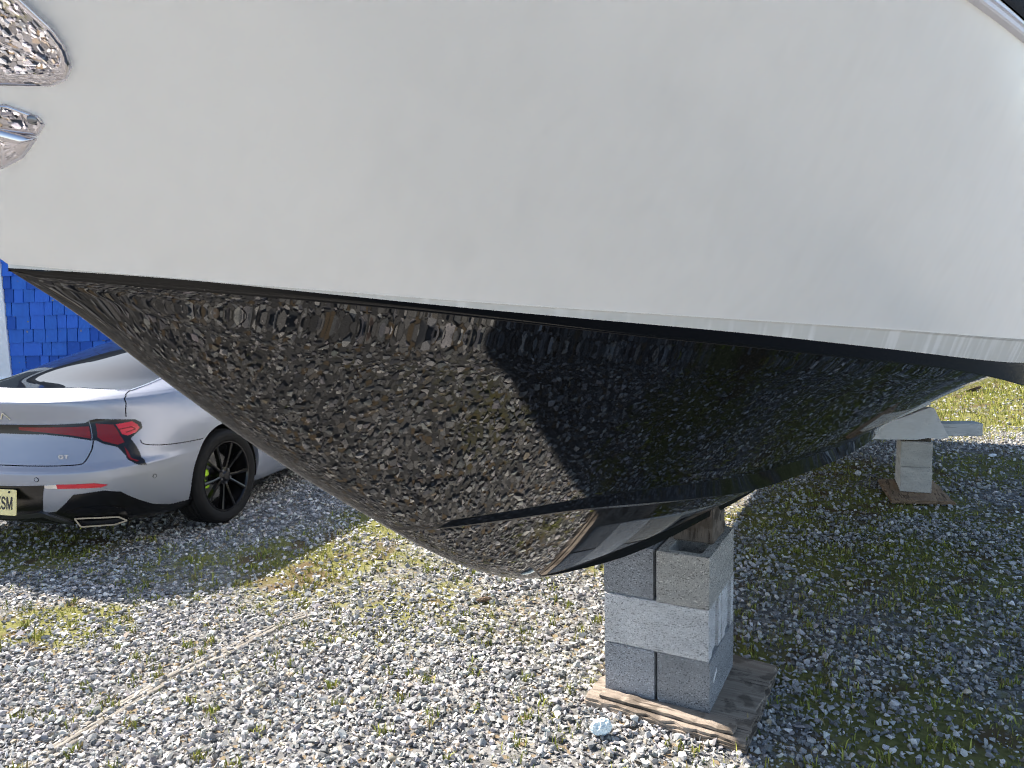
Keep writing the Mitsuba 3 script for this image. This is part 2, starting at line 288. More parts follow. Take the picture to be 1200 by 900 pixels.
# rub rail, deck edge and black cover
def rail(prof):
    nu = np.gradient(np.stack([UT, sheer_v(UT)], -1), axis=0); nu /= np.linalg.norm(nu, axis=1, keepdims=True)
    out = np.stack([-nu[:, 1], nu[:, 0]], -1)
    Q = [W(UT + out[:, 0] * o, np.maximum(sheer_v(UT) + out[:, 1] * o, 0), ZS(UT) + dz) for o, dz in prof]
    Q2 = [W(UT + out[:, 0] * o, -np.maximum(sheer_v(UT) + out[:, 1] * o, 0), ZS(UT) + dz) for o, dz in prof]
    return cat([grid(np.stack(Q, 1)), grid(np.stack(Q2, 1), flip=True)])
scene['m_rail'] = P((.66, .65, .68), .3, 0, .5); scene['m_lip'] = P((.85, .85, .85), .25, 0, .5)
put('boat__rub_rail', rail([(-.004, -.002), (.010, -.002), (.0125, .001), (.009, .004), (.009, .012), (.0125, .014), (.010, .018), (-.004, .018)]), 'm_rail', smooth=40)
tag('boat__rub_rail', 'pale grey rub rail along the deck edge')
put('boat__deck_edge', rail([(-.006, .0175), (.003, .019), (.003, .030), (-.001, .037), (-.02, .040)]), 'm_gelcoat', smooth=40)
def canvas(p, n, uv): return mikit.mix((.008, .008, .009), (.018, .018, .02), n_(p.x * 300, p.y * 300, p.z * 300))
scene['m_canvas'] = P(mikit.proc(canvas), .8, 0, .2)
cq = np.linspace(0, 1, 16); cv = sheer_v(UT)
CV = np.concatenate([(cv + .003)[:, None], (cv[:, None] + .006) * np.cos(cq * np.pi / 2)[None]], 1)
CZ = np.concatenate([(ZS(UT) + .036)[:, None], ZS(UT)[:, None] + .046 + .28 * np.sin(cq * np.pi / 2)[None] * np.clip((UT + 2.95) / .8, 0, 1)[:, None]], 1)
put('boat__cover', cat([grid(W(UT[:, None], CV, CZ)), grid(W(UT[:, None], -CV, CZ), flip=True)]), 'm_canvas', smooth=60)
tag('boat__cover', 'black canvas cover over the deck')
# transom
tp = [(0, KEEL(UE))] + list(zip(PV[-1], PZ[-1])) + [(SV[-1, i], SZ[-1, i]) for i in (0, 2, 12, 24)] + [(cv[-1], ZS(UE) + .08)]
ring = np.array(tp + [(-a, b) for a, b in tp[::-1]])
poly = Polygon(ring).buffer(0)
tv_, tf_ = trimesh.creation.triangulate_polygon(poly, engine='earcut')
put('boat__transom', trimesh.Trimesh(W(UE + .001, tv_[:, 0], tv_[:, 1]), tf_, process=False), 'm_gelcoat')

# stainless fittings on the bow (given in u, z on the port side)
_q = (SU[:, 3:] > -2.75) & (SU[:, 3:] < -2.2) & (SZ[:, 3:] > 1.62) & (SZ[:, 3:] < 1.9)
_bas = lambda u, z: np.stack([1 + 0 * u, u + 2.35, z - 1.73, (u + 2.35) ** 2, (u + 2.35) * (z - 1.73), (z - 1.73) ** 2], -1)
_cf = np.linalg.lstsq(_bas(SU[:, 3:][_q], SZ[:, 3:][_q]), SV[:, 3:][_q], rcond=None)[0]
_sv = lambda u, z: _bas(np.asarray(u, float), np.asarray(z, float)) @ _cf
def bow_patch(poly, edge, off, bulge=0., rim=.006, tilt=0.):
    zlo = min(q[1] for q in poly)
    """a steel sheet lying on the bow: outline in (u, z)"""
    p = Polygon(poly).buffer(.004).buffer(-.004)
    v2, f2 = trimesh.creation.triangulate_polygon(p, engine='earcut')
    v2, f2 = trimesh.remesh.subdivide_to_size(np.c_[v2, 0 * v2[:, 0]], f2, edge)
    t = trimesh.Trimesh(v2, f2); t.merge_vertices()
    from shapely.geometry import Point
    d = np.array([p.exterior.distance(Point(q[0], q[1])) for q in t.vertices])
    o = off * np.sqrt(np.clip(d / rim, 0, 1)) + bulge * np.sqrt(np.clip(d / .03, 0, 1)) - .001 + tilt * np.clip(t.vertices[:, 1] - zlo, 0, .2)
    u, z = t.vertices[:, 0], t.vertices[:, 1]
    return trimesh.Trimesh(W(u - .35 * o, _sv(u, z) + .9 * o, z), t.faces)
scene['m_steel'] = {'type': 'twosided', 'bsdf': {'type': 'conductor', 'material': 'Cr', 'specular_reflectance': rgb(.95, .97, .96)}}
scene['m_screw'] = P((.25, .25, .26), .3, 1.)
put('boat__stem_plate', bow_patch([(-2.50, 1.86), (-2.40, 1.806), (-2.363, 1.778), (-2.336, 1.760), (-2.324, 1.749), (-2.316, 1.737), (-2.316, 1.728), (-2.324, 1.7225), (-2.349, 1.7205), (-2.47, 1.712)], .004, .006, .0015, .004, .24), 'm_steel', smooth=True)
tag('boat__stem_plate', 'polished steel anchor plate mirroring gravel on the white bow')
put('boat__bow_fitting', bow_patch([(-2.42, 1.706), (-2.346, 1.7065), (-2.324, 1.6995), (-2.3185, 1.694), (-2.3195, 1.684), (-2.42, 1.690)], .003, .006, .0, .003, .10), 'm_steel', smooth=True)
tag('boat__bow_fitting', 'small polished steel fitting with a screw under the plate')
put('boat__bow_fitting__roll', bow_patch([(-2.42, 1.690), (-2.345, 1.6885), (-2.3195, 1.6825), (-2.3235, 1.666), (-2.334, 1.656), (-2.42, 1.650)], .003, .008, .010, .010), 'm_steel', smooth=True)
_sp = W(-2.331, _sv(np.array([-2.331]), np.array([1.6955])) + .010, 1.6955)[0]
_nrm = np.array([-UU[0] * .35 + VV[0] * .9, -UU[1] * .35 + VV[1] * .9, -.1]); _nrm /= np.linalg.norm(_nrm)
_sc = trimesh.creation.icosphere(3, .0042); _sc.vertices *= [1, 1, .5]; _sc.apply_transform(trimesh.geometry.align_vectors([0, 0, 1], _nrm)); _sc.apply_translation(_sp)
put('boat__bow_fitting__screw', _sc, 'm_screw', smooth=True)

# ------------------------------------------------------------------ concrete block stacks
def cmu(name, col, seed, k=1.):
    def f(p, n, uv):
        g = n_(p.x * 420 + seed, p.y * 420, p.z * 420); h = fbm_(p.x * 140, p.y * 140, p.z * 140 + seed, 3); s = fbm_(p.x * 9 + seed, p.y * 9, p.z * 9, 3)
        a = mikit.mix(mi.Color3f(*[c_ * (1 - .45 * k) for c_ in col]), mi.Color3f(*[min(c_ * (1 + .4 * k), .8) for c_ in col]), .55 * g + .4 * h + .3 * (s - .3))
        a = a * (1 - .6 * k * sm_(.66, .74, n_(p.x * 230, p.y * 230 + seed, p.z * 230)))
        a = mikit.mix(a, mi.Color3f(*[min(c_ * 2.1, .85) for c_ in col]), k * .8 * sm_(.74, .80, n_(p.x * 250 + 40, p.y * 250 + seed, p.z * 250)))
        return a * (.78 + .4 * fbm_(p.x * 14 + seed, p.y * 14, p.z * 22, 4))
    def bump(p, n, uv): return fbm_(p.x * 170, p.y * 170, p.z * 170, 3) + .7 * n_(p.x * 480, p.y * 480, p.z * 480)
    scene[name] = {'type': 'twosided', 'bsdf': {'type': 'bumpmap', 'arbitrary': mikit.proc(bump, 8e-4), 'scale': .0045, 'bsdf': {'type': 'principled', 'base_color': mikit.proc(f), 'roughness': .9, 'specular': .2}}}
cmu('m_cmu_blue', (.34, .355, .38), 1); cmu('m_cmu_dark', (.26, .268, .28), 2); cmu('m_cmu_light', (.56, .565, .57), 3); cmu('m_cmu_tan', (.38, .37, .345), 4); cmu('m_cmu_pale', (.66, .64, .59), 5, .3)
BL, BW, BH = .397, .194, .192
def block_mesh(seed):
    """hollow block: length along x, two cores open up and down, a plain end at -x and a grooved end at +x"""
    m = m3.Manifold.cube([BL, BW, BH], True)
    for s in (-1, 1):
        core = m3.CrossSection([[(-.073, -.062), (.073, -.062), (.073, .062), (-.073, .062)]]).offset(-.015, m3.JoinType.Round, 2, 16).offset(.015, m3.JoinType.Round, 2, 16)
        m = m - core.extrude(.4).translate([s * .092, 0, -.2])
    m = m - m3.Manifold.cube([.03, .094, .4], True).translate([BL / 2 + .003, 0, 0])
    t = tm(m.refine_to_length(.016)); t.merge_vertices()
    v = t.vertices; e = np.sort(np.stack([BL / 2 - abs(v[:, 0]), BW / 2 - abs(v[:, 1]), BH / 2 - abs(v[:, 2])], -1), 1)[:, 1]
    nz = np.stack([meshkit.fbm(v * 26 + 31 * seed + 9 * k, 3) - .5 for k in range(3)], -1)
    chip = np.clip((meshkit.noise(v * 38 + 17 * seed) - .62) * 4, 0, 1) * (e < .006)
    t.vertices = v + .0022 * nz - v * (.05 * chip[:, None]) * [.35, .6, .6] - v * ((e < .004) * .006)[:, None]
    return t
BM = [block_mesh(s) for s in range(8)]
A1 = -.5037; e1 = np.array([math.cos(A1), math.sin(A1)]); n1 = np.array([-math.sin(A1), math.cos(A1)]); C1 = np.array([.6792, 2.5206])
def stack_block(i, course, ax, off, bs, lab, jx=0., jr=0.):
    """off = (along front from the near corner, negative to the left; depth) of the block's centre"""
    p = C1 + e1 * off[0] + n1 * off[1]
    k = put('concrete_block', xf(BM[i], rot=A1 + (math.pi / 2 if ax else 0) + jr, loc=(p[0], p[1], .028 + BH / 2 + course * .1945)), bs, smooth=30)
    tag(k, lab, 'concrete block', 'blocks of the two boat supports')
hw, hl = BW / 2, BL / 2
stack_block(0, 0, 1, (-.397 + hw, hl), 'm_cmu_blue', 'blue grey concrete block at bottom left of the six block stack')
stack_block(1, 0, 1, (-hw + .001, hl + .002), 'm_cmu_dark', 'dark rough concrete block at bottom right of the six block stack', jr=.006)
stack_block(2, 1, 0, (-hl - .001, hw), 'm_cmu_light', 'pale concrete block lying lengthwise across the front of the middle course')
stack_block(3, 1, 0, (-hl, hw + .199), 'm_cmu_light', 'pale concrete block with a grooved end, behind the lengthwise front block of the middle course')
stack_block(4, 2, 1, (-.397 + hw - .002, hl + .004), 'm_cmu_dark', 'dark speckled concrete block at top left of the stack under the bow', jr=-.008)
stack_block(5, 2, 1, (-hw, hl - .004), 'm_cmu_tan', 'tan grey concrete block with an open core at top right of the stack', jr=.004)
mk = C1 + e1 * .0014 + n1 * .085
put('concrete_block_001__paint_mark', xf(bx(.0015, .055, .016), trimesh.transformations.rotation_matrix(.55, [1, 0, 0]), rot=A1, loc=(mk[0], mk[1], .135)), 'm_lip')
tag('concrete_block_001__paint_mark', 'short white mark on the dark block side')
A2 = -.39; e2 = np.array([math.cos(A2), math.sin(A2)]); n2 = np.array([-math.sin(A2), math.cos(A2)]); C2 = np.array([2.9005, 5.4664])
for k_, (jr, lab) in enumerate(((0., 'lower cream concrete block on the far plywood sheet'), (-.015, 'upper cream concrete block beneath the white wooden wedge'))):
    p = C2 + e2 * .108 + n2 * hl
    t = BM[6 + k_].copy(); t.vertices *= [1, 1.08, .99]
    k = put('concrete_block', xf(t, rot=A2 + math.pi / 2 + jr, loc=(p[0], p[1], .026 + BH / 2 + k_ * .192)), 'm_cmu_pale', smooth=30)
    tag(k, lab, 'concrete block', 'blocks of the two boat supports')

def wood(name, c0, c1, fx, fy, fz, bumpy=.002, spots=.0):
    def f(p, n, uv):
        g = fbm_(p.x * fx, p.y * fy, p.z * fz, 4); h = n_(p.x * fx * 3, p.y * fy * 3, p.z * fz * 3); d = fbm_(p.x * 11, p.y * 11, p.z * 11, 3)
        a = mikit.mix(c0, c1, .65 * g + .35 * h)
        return a * (1 - .5 * sm_(.52, .68, d) * spots)
    def b(p, n, uv): return fbm_(p.x * fx * 1.5, p.y * fy * 1.5, p.z * fz * 1.5, 3)
    scene[name] = {'type': 'twosided', 'bsdf': {'type': 'bumpmap', 'arbitrary': mikit.proc(b), 'scale': bumpy, 'bsdf': {'type': 'principled', 'base_color': mikit.proc(f), 'roughness': .85, 'specular': .2}}}
# grain direction: along the given world axes only roughly, the boards lie askew in the yard
def grain(name, c0, c1, ang, along, across, z, bumpy=.002, spots=0., stain=(.05, .04, .03), crack=.56):
    ca, sa = math.cos(ang), math.sin(ang)
    def q(p): return (p.x * ca + p.y * sa) * along, (-p.x * sa + p.y * ca) * across, p.z * z
    def f(p, n, uv):
        x, y, w = q(p); g = fbm_(x, y, w, 4); h = n_(x * 3, y * 4, w * 3); d = fbm_(p.x * 13 + 3, p.y * 13, p.z * 13, 4)
        a = mikit.mix(c0, c1, .7 * g + .35 * h)
        a = a * (1 - crack * sm_(.62, .7, fbm_(x * 1.5 + 9, y * 2, w, 3)))
        return mikit.mix(a, mi.Color3f(*stain), sm_(.50, .60, d) * spots)
    def b(p, n, uv): x, y, w = q(p); return fbm_(x * 2, y * 2, w * 2, 3)
    scene[name] = {'type': 'twosided', 'bsdf': {'type': 'bumpmap', 'arbitrary': mikit.proc(b), 'scale': bumpy, 'bsdf': {'type': 'principled', 'base_color': mikit.proc(f), 'roughness': .85, 'specular': .2}}}
def sheet(poly, z0, th, edge, seed, rag=.006, nplies=3):
    """weathered plywood: plies with ragged edges, the upper ones broken back a little"""
    out = []
    for i in range(nplies):
        pl = Polygon(poly).buffer(-.004 * i).segmentize(.012); r_ = np.random.default_rng(seed + i)
        c_ = np.array(pl.exterior.coords)[:-1]; nn = meshkit.fbm(np.c_[c_ * 22, 0 * c_[:, 0] + i * 5], 3, seed) - .5; cen = c_.mean(0)
        d = c_ - cen; d /= np.linalg.norm(d, axis=1, keepdims=True); c_ = c_ + d * (nn * 2 * rag * (1 + i))[:, None]
        t = trimesh.creation.extrude_polygon(Polygon(c_).buffer(0), th / nplies - .0012, engine='earcut'); t.apply_translation([0, 0, z0 + i * th / nplies])
        v, f = trimesh.remesh.subdivide_to_size(t.vertices, t.faces, edge); v = v + np.c_[0 * v[:, :2], .003 * (meshkit.fbm(v * 14, 3, seed) - .5)]
        out.append(trimesh.Trimesh(v, f))
    return out
grain('m_ply', (.13, .105, .085), (.43, .37, .31), A1, 4, 60, 60, .003, .55)
b1 = [(.24, 2.655), (.755, 2.325), (1.055, 2.865), (.55, 3.20)]
pl = sheet(b1, -.002, .031, .02, 3)
tag('plywood_sheet', 'weathered splintered plywood sheet under the six block stack', 'plywood sheet')
for i, t in enumerate(pl): put('plywood_sheet__ply', t, 'm_ply', smooth=30)
# a loose strip split off along the front edge
fe = np.array(b1[1]) - np.array(b1[0]); fa = math.atan2(fe[1], fe[0])
st = rough_up(bx(.50, .055, .010), .012, .004, 30, 5)
put('plywood_sheet__split_strip', xf(st, rot=fa + .01, loc=(np.array(b1[0]) * .5 + np.array(b1[1]) * .5 + np.array([.030, .05])).tolist() + [.036]), 'm_ply', smooth=30)
grain('m_ply2', (.20, .125, .075), (.38, .27, .18), 1.2, 5, 50, 40, .002, .25)
pl = sheet([(2.93, 5.86), (2.725, 5.24), (3.14, 5.15), (3.355, 5.845)], .002, .024, .03, 9, .004)
tag('plywood_sheet_001', 'thin brown plywood sheet under the far two block stack', 'plywood sheet')
for i, t in enumerate(pl): put('plywood_sheet_001__ply', t, 'm_ply2', smooth=30)
grain('m_oldwood', (.060, .050, .042), (.22, .188, .158), A1 + math.pi / 2, 12, 70, 14, .003, .5)
# timber on top of the stack, under the keel
w0 = np.array([.728, 2.65]); wc = w0 - e1 * .075 + n1 * .085
put('timber_block', xf(rough_up(rbox(.15, .17, .150, .004), .014, .003, 25, 2), rot=A1 - .02, loc=(wc[0], wc[1], .612 + .075)), 'm_oldwood', smooth=30)
tag('timber_block', 'dark weathered timber block wedged between the top blocks and the keel', 'timber block')
# far support: shim, cross plank and wedge, painted white
grain('m_white_wood', (.68, .675, .65), (.80, .80, .79), A2, 6, 40, 40, .0010, .0, (.45, .41, .35), .04)
p = C2 + e2 * .10 + n2 * .20
put('timber_shim', xf(rough_up(bx(.20, .34, .028), .02, .003, 25, 8), rot=A2, loc=(p[0], p[1], .411 + .012)), 'm_oldwood', smooth=30)
tag('timber_shim', 'thin rotten dark wood shim on the upper cream block', 'wood shim')
grain('m_grey_white_wood', (.50, .50, .48), (.72, .72, .71), 0., 6, 60, 60, .0015, .0, (.45, .41, .35), .25)
pc = np.array([3.30, 5.60]); pd = np.array([1.0, -.07]); pd /= np.linalg.norm(pd)
p = np.array([3.575, 5.56]) - pd * .55
put('white_plank', xf(rough_up(rbox(1.10, .14, .096, .004), .02, .0015, 22, 4), rot=math.atan2(pd[1], pd[0]), loc=(p[0], p[1] + .07, .438 + .026)), 'm_grey_white_wood', smooth=30)
tag('white_plank', 'white painted plank laid across the far blocks and sticking out right', 'plank')
wp = Polygon([(-.62, .005), (-.02, .235), (.015, .232), (.125, .012), (.06, .0), (-.02, .010), (-.10, -.004)])
wt = trimesh.creation.extrude_polygon(wp, .075, engine='earcut'); wt.apply_transform(trimesh.transformations.rotation_matrix(math.pi / 2, [1, 0, 0])); wt.apply_translation([0, .075, 0])
put('white_wedge', xf(rough_up(wt, .02, .0012, 20, 6), rot=-.12, loc=(3.085, 5.40, .432)), 'm_white_wood', smooth=30)
tag('white_wedge', 'white painted wooden wedge with a chipped foot, holding the hull', 'wedge')

# ------------------------------------------------------------------ things lying on the gravel
grain('m_bleached', (.20, .185, .16), (.35, .33, .295), 1.0, 8, 90, 60, .003, .2)
sp = np.array([(-1.72, 2.15), (-1.65, 2.364), (-1.556, 2.675), (-1.443, 2.926), (-1.292, 3.185), (-1.156, 3.42), (-.99, 3.62), (-.93, 3.69)])
s_ = np.linspace(0, 1, 160); cum = np.r_[0, np.cumsum(np.linalg.norm(np.diff(sp, axis=0), axis=1))]; cum /= cum[-1]
cx, cy = PC(cum, sp[:, 0])(s_), PC(cum, sp[:, 1])(s_); nx = np.stack([-np.gradient(cy), np.gradient(cx)], -1); nx /= np.linalg.norm(nx, axis=1, keepdims=True)
ms = []
for j, (o, wd) in enumerate(((-.022, .030), (.002, .026), (.023, .030))):
    wob = .006 * (meshkit.fbm(np.stack([s_ * 20, 0 * s_ + j * 3, 0 * s_], -1), 3) - .5) * 2
    half = wd / 2 * np.clip(np.minimum(s_ * 30, (1 - s_) * 14), .15, 1) * (.8 + .5 * meshkit.noise(np.stack([s_ * 34, 0 * s_ + j, 0 * s_], -1)))
    zt_ = ground_h(cx, cy) + .006 + .008 * (meshkit.fbm(np.stack([s_ * 26, 0 * s_ + 7 * j, 0 * s_], -1), 3) - .5) * 2 - .012 * (s_ > .93)
    pr = [(-1, -.03), (-1, -.003), (-.6, .002), (0, .003), (.6, .001), (1, -.004), (1, -.03)]
    ms.append(grid(np.stack([np.stack([cx + nx[:, 0] * (o + wob + a * half), cy + nx[:, 1] * (o + wob + a * half), zt_ + b], -1) for a, b in pr], 1)))
put('timber_strip', cat(ms), 'm_bleached', smooth=40)
tag('timber_strip', 'long bleached splintery timber strip half buried in the gravel', 'timber strip')
def crumple(size, seed, amp=.5):
    t = trimesh.creation.icosphere(4, 1.); d = meshkit.fbm(t.vertices * 1.6 + seed * 7, 4, seed); d = abs(d - .5) * 2
    t.vertices = t.vertices * (1 - amp * d[:, None]) * np.array(size) / 2
    return t
def blue_col(p, n, uv): return mikit.mix((.50, .68, .75), (.82, .88, .90), fbm_(p.x * 90, p.y * 90, p.z * 90, 3))
scene['m_blue_paper'] = P(mikit.proc(blue_col), .55)
put('crumpled_wrapper', xf(crumple((.082, .056, .062), 4), rot=.3, loc=(.285, 2.455, .030)), 'm_blue_paper', smooth=False)
tag('crumpled_wrapper', 'pale blue crumpled wrapper lying in front of the block stack', 'wrapper')
scene['m_litter'] = P((.75, .77, .80), .6); scene['m_chip'] = P((.13, .09, .06), .85)
put('paper_scrap', xf(crumple((.075, .05, .045), 6, .8), rot=1., loc=(2.88, 6.09, .02)), 'm_litter'); tag('paper_scrap', 'white paper scrap in the shade left of the far support', 'paper scrap')
put('paper_scrap_001', xf(crumple((.11, .05, .03), 8, .7), rot=.5, loc=(4.364, 6.644, .02)), 'm_litter'); tag('paper_scrap_001', 'white paper scrap in the shade right of the white plank', 'paper scrap')
put('bark_chip', xf(crumple((.085, .035, .025), 9, .6), rot=.35, loc=(-.17, 3.643, .012)), 'm_chip'); tag('bark_chip', 'brown bark chip on the sunlit gravel below the bow', 'bark chip')
put('wood_scrap', xf(crumple((.50, .16, .12), 3, .6), rot=.1, loc=(6.9, 11.2, .05)), 'm_chip'); tag('wood_scrap', 'brown wood scrap in the sunny grass behind the boat', 'wood scrap')
put('pale_stick', xf(rough_up(bx(.10, .012, .008), .01, .003, 60, 3), rot=1.35, loc=(-.64, 2.98, .03)), 'm_bleached'); tag('pale_stick', 'short pale stick lying on the gravel right of the timber strip', 'stick')

# ------------------------------------------------------------------ blue shingled house
HY = 8.6
def blue(p, n, uv):
    g = fbm_(p.x * 30, p.y * 30, p.z * 4, 3); s = fbm_(p.x * 7, p.y * 3, p.z * 2.5, 3)
    a = mikit.mix((.014, .10, .46), (.028, .16, .64), .5 * g + .5 * s)
    return mikit.mix(a, mi.Color3f(.30, .22, .14), sm_(.80, .83, fbm_(p.x * 21, p.y * 5, p.z * 17, 3)))
scene['m_shingle'] = P(mikit.proc(blue), .55, 0, .35)
scene['m_shingle_dark'] = P((.013, .085, .42), .6, 0, .3); scene['m_shingle_pale'] = P((.022, .13, .60), .5, 0, .35)
scene['m_trim'] = P((.76, .79, .83), .45)
scene['m_sheath'] = D((.003, .008, .04))
tag('house', 'bright blue shingled house with white window trim', 'house')
put('house__wall', bx(6.2, .15, 2.68, (-6.3, HY + .085, 1.34)), 'm_sheath')
roof = trimesh.convex.convex_hull(np.array([(x, y, z) for x in (-9.6, -3.0) for y, z in ((HY - .12, 2.68), (HY - .12, 2.78), (HY + 3.4, 3.2), (HY + 3.4, 3.1))]))
scene['m_roof'] = D((.06, .06, .065)); put('house__roof', roof, 'm_roof')
put('house__wall_side', bx(.15, 3.2, 2.68, (-3.28, HY + 1.76, 1.34)), 'm_sheath')
far = []
for row in range(16):
    z0 = .10 + row * .153; x = -5.775 + rng.uniform(-.14, 0) if z0 < 2.3 else -5.775
    x = -5.790 if True else x
    first = True
    while x < -3.21:
        w = rng.uniform(.085, .215); w = min(w, -3.205 - x)
        if first: w *= rng.uniform(.5, 1); first = False
        if w > .03:
            bo = z0 + rng.normal(0, .004); h = .20; th0, th1 = rng.uniform(.020, .034), .004
            q = np.array([(x + .005, HY - .002, bo), (x + w - .005, HY - .002, bo + rng.normal(0, .003)), (x + w - .005, HY - .002, bo + h), (x + .005, HY - .002, bo + h)])
            v = np.vstack([q, q - [[0, th0, 0], [0, th0, 0], [0, th1, 0], [0, th1, 0]]])
            t = trimesh.convex.convex_hull(v)
            if x < -4.05 and z0 > .55:
                put('house__wall__shingle', t, ('m_shingle', 'm_shingle', 'm_shingle', 'm_shingle_dark', 'm_shingle_pale')[rng.integers(0, 5)])
            else: far.append(t)
        x += w
put('house__wall__shingle_field', cat(far), 'm_shingle'); tag('house__wall__shingle_field', kind='stuff')
# window at the frame's left edge: casing, sill, sash, pane
put('house__window', cat([bx(.11, .03, 1.75, (-5.848, HY - .020, 1.595)), bx(.11, .03, 1.75, (-7.25, HY - .020, 1.595)), bx(1.56, .032, .12, (-6.55, HY - .021, 2.52))]), 'm_trim')
put('house__window__sill', rbox(1.62, .075, .055, .006, (-6.55, HY - .036, .735)), 'm_trim')
put('house__window__sash', cat([bx(.045, .02, 1.62, (-5.928, HY - .008, 1.57)), bx(1.3, .02, .05, (-6.55, HY - .0085, .79)), bx(1.3, .02, .05, (-6.55, HY - .0085, 1.65))]), 'm_trim')
scene['m_pane'] = P((.02, .025, .03), .05, 0, .8)
put('house__window__pane', bx(1.28, .01, 1.62, (-6.57, HY - .004, 1.57)), 'm_pane')

# ------------------------------------------------------------------ car (frame: a forward from the rear axle, b to the right, z up)
LV = np.array([[.17, -.70, .78, .9, 3.55, 3.2], [.22, -.90, .86, .9, 3.65, 3.2], [.30, -1.00, .900, .9, 3.72, 3.2], [.38, -1.05, .918, .9, 3.76, 3.2], [.47, -1.085, .925, .9, 3.78, 3.2],
               [.54, -1.10, .930, .9, 3.79, 3.2], [.575, -1.10, .930, .9, 3.78, 3.2], [.60, -1.06, .928, .9, 3.75, 3.2], [.62, -1.03, .926, .9, 3.74, 3.2], [.70, -.985, .920, .9, 3.70, 3.1],
               [.78, -.955, .910, .9, 3.6, 3.0], [.845, -.95, .895, .9, 3.45, 2.9], [.92, -.98, .87, .92, 3.2, 2.8], [.975, -1.0, .845, .95, 2.95, 2.7], [.995, -.985, .83, 1.0, 2.80, 2.6],
               [1.01, -.93, .82, 1.0, 2.70, 2.5], [1.03, -.80, .80, 1.0, 2.55, 2.5], [1.06, -.62, .775, 1.0, 2.40, 2.5], [1.15, -.28, .71, 1.0, 2.2, 2.5], [1.25, .15, .645, 1.0, 1.95, 2.5],
               [1.33, .54, .60, .9, 1.75, 2.5], [1.39, .90, .55, .7, 1.58, 2.5], [1.43, 1.15, .48, .35, 1.45, 2.5], [1.445, 1.28, .35, .05, 1.38, 2.5]])
IP = [PC(np.arange(len(LV)), LV[:, i]) for i in range(6)]
def CS(t, k):
    """right half of the body: t 0 = rear centre, 1 = side, 2..3 = front corner; k = level"""
    t, k = np.broadcast_arrays(np.asarray(t, float), np.asarray(k, float)); z, ar, w, lc, af, n = [f(k) for f in IP]
    e = 2 / n; am = ar + lc; lf = np.minimum(.9, (af - am) * .6); fm = af - lf; th = np.clip(t, 0, 1) * np.pi / 2
    b = w * np.sin(th) ** e; a = am - lc * np.cos(th) ** e
    a = np.where(t > 1, am + (fm - am) * np.clip(t - 1, 0, 1), a); b = np.where(t > 1, w, b); tf = np.clip(t - 2, 0, 1) * np.pi / 2
    a = np.where(t > 2, fm + lf * np.sin(tf) ** e, a); b = np.where(t > 2, w * np.cos(tf) ** e, b)
    return np.stack([a, b, z], -1)
def CN(t, k):
    t = np.clip(t, .012, 2.95); k = np.clip(k, .02, len(LV) - 1.02); h = .008
    d = np.cross(CS(t + h, k) - CS(t - h, k), CS(t, k + .02) - CS(t, k - .02)); d /= np.linalg.norm(d, axis=-1, keepdims=True) + 1e-12
    return d * np.sign(np.sum(d * (CS(t, k) - [1.2, 0, .55]), -1, keepdims=True))
CTH = math.radians(74); CF = np.array([math.cos(CTH), math.sin(CTH)]); CR = np.array([math.sin(CTH), -math.cos(CTH)]); CO = np.array([-2.09, 5.2]) - .86 * CR
CM = np.eye(4); CM[:2, 0] = CF; CM[:2, 1] = CR; CM[2, 1] = 0; CM[:2, 3] = CO; CM[2, 3] = -.004
def car_put(base, t, bsdf, smooth=30, mirror=False):
    """a mesh given in the car's frame (the frame is left handed, so faces are turned)"""
    ms = [t]
    if mirror: q = t.copy(); q.vertices = q.vertices * [1, -1, 1]; q.faces = q.faces[:, ::-1]; ms.append(q)
    t = cat(ms); v = np.c_[t.vertices, np.ones(len(t.vertices))] @ CM.T
    return put(base, trimesh.Trimesh(v[:, :3], t.faces[:, ::-1], process=False), bsdf, smooth=smooth)
def flake(p, n, uv): return mikit.mix((.36, .385, .43), (.42, .445, .49), n_(p.x * 900, p.y * 900, p.z * 900))
scene['m_paint'] = {'type': 'twosided', 'bsdf': {'type': 'principled', 'base_color': rgb(.31, .335, .40), 'roughness': .34, 'metallic': .35, 'specular': .5, 'clearcoat': 1., 'clearcoat_gloss': .985}}
scene['m_gloss_black'] = {'type': 'twosided', 'bsdf': {'type': 'roughplastic', 'diffuse_reflectance': rgb(.006, .006, .007), 'alpha': .05}}
scene['m_matt_black'] = P((.012, .012, .013), .7, 0, .3)
scene['m_car_glass'] = {'type': 'twosided', 'bsdf': {'type': 'plastic', 'diffuse_reflectance': rgb(.014, .018, .024), 'int_ior': 2.0}}
scene['m_red_lens'] = {'type': 'twosided', 'bsdf': {'type': 'roughplastic', 'diffuse_reflectance': rgb(.20, .006, .008), 'alpha': .04}}
scene['m_red_bright'] = {'type': 'twosided', 'bsdf': {'type': 'roughplastic', 'diffuse_reflectance': rgb(.62, .03, .05), 'alpha': .04}}
scene['m_chrome'] = P((.75, .76, .78), .12, 1.); scene['m_exhaust'] = P((.30, .30, .31), .25, 1.)
scene['m_dark_metal'] = P((.16, .165, .18), .3, .9)
scene['m_seam'] = D((.010, .010, .012))
tag('car', 'light blue grey sedan parked rear towards us beside the blue house', 'car')
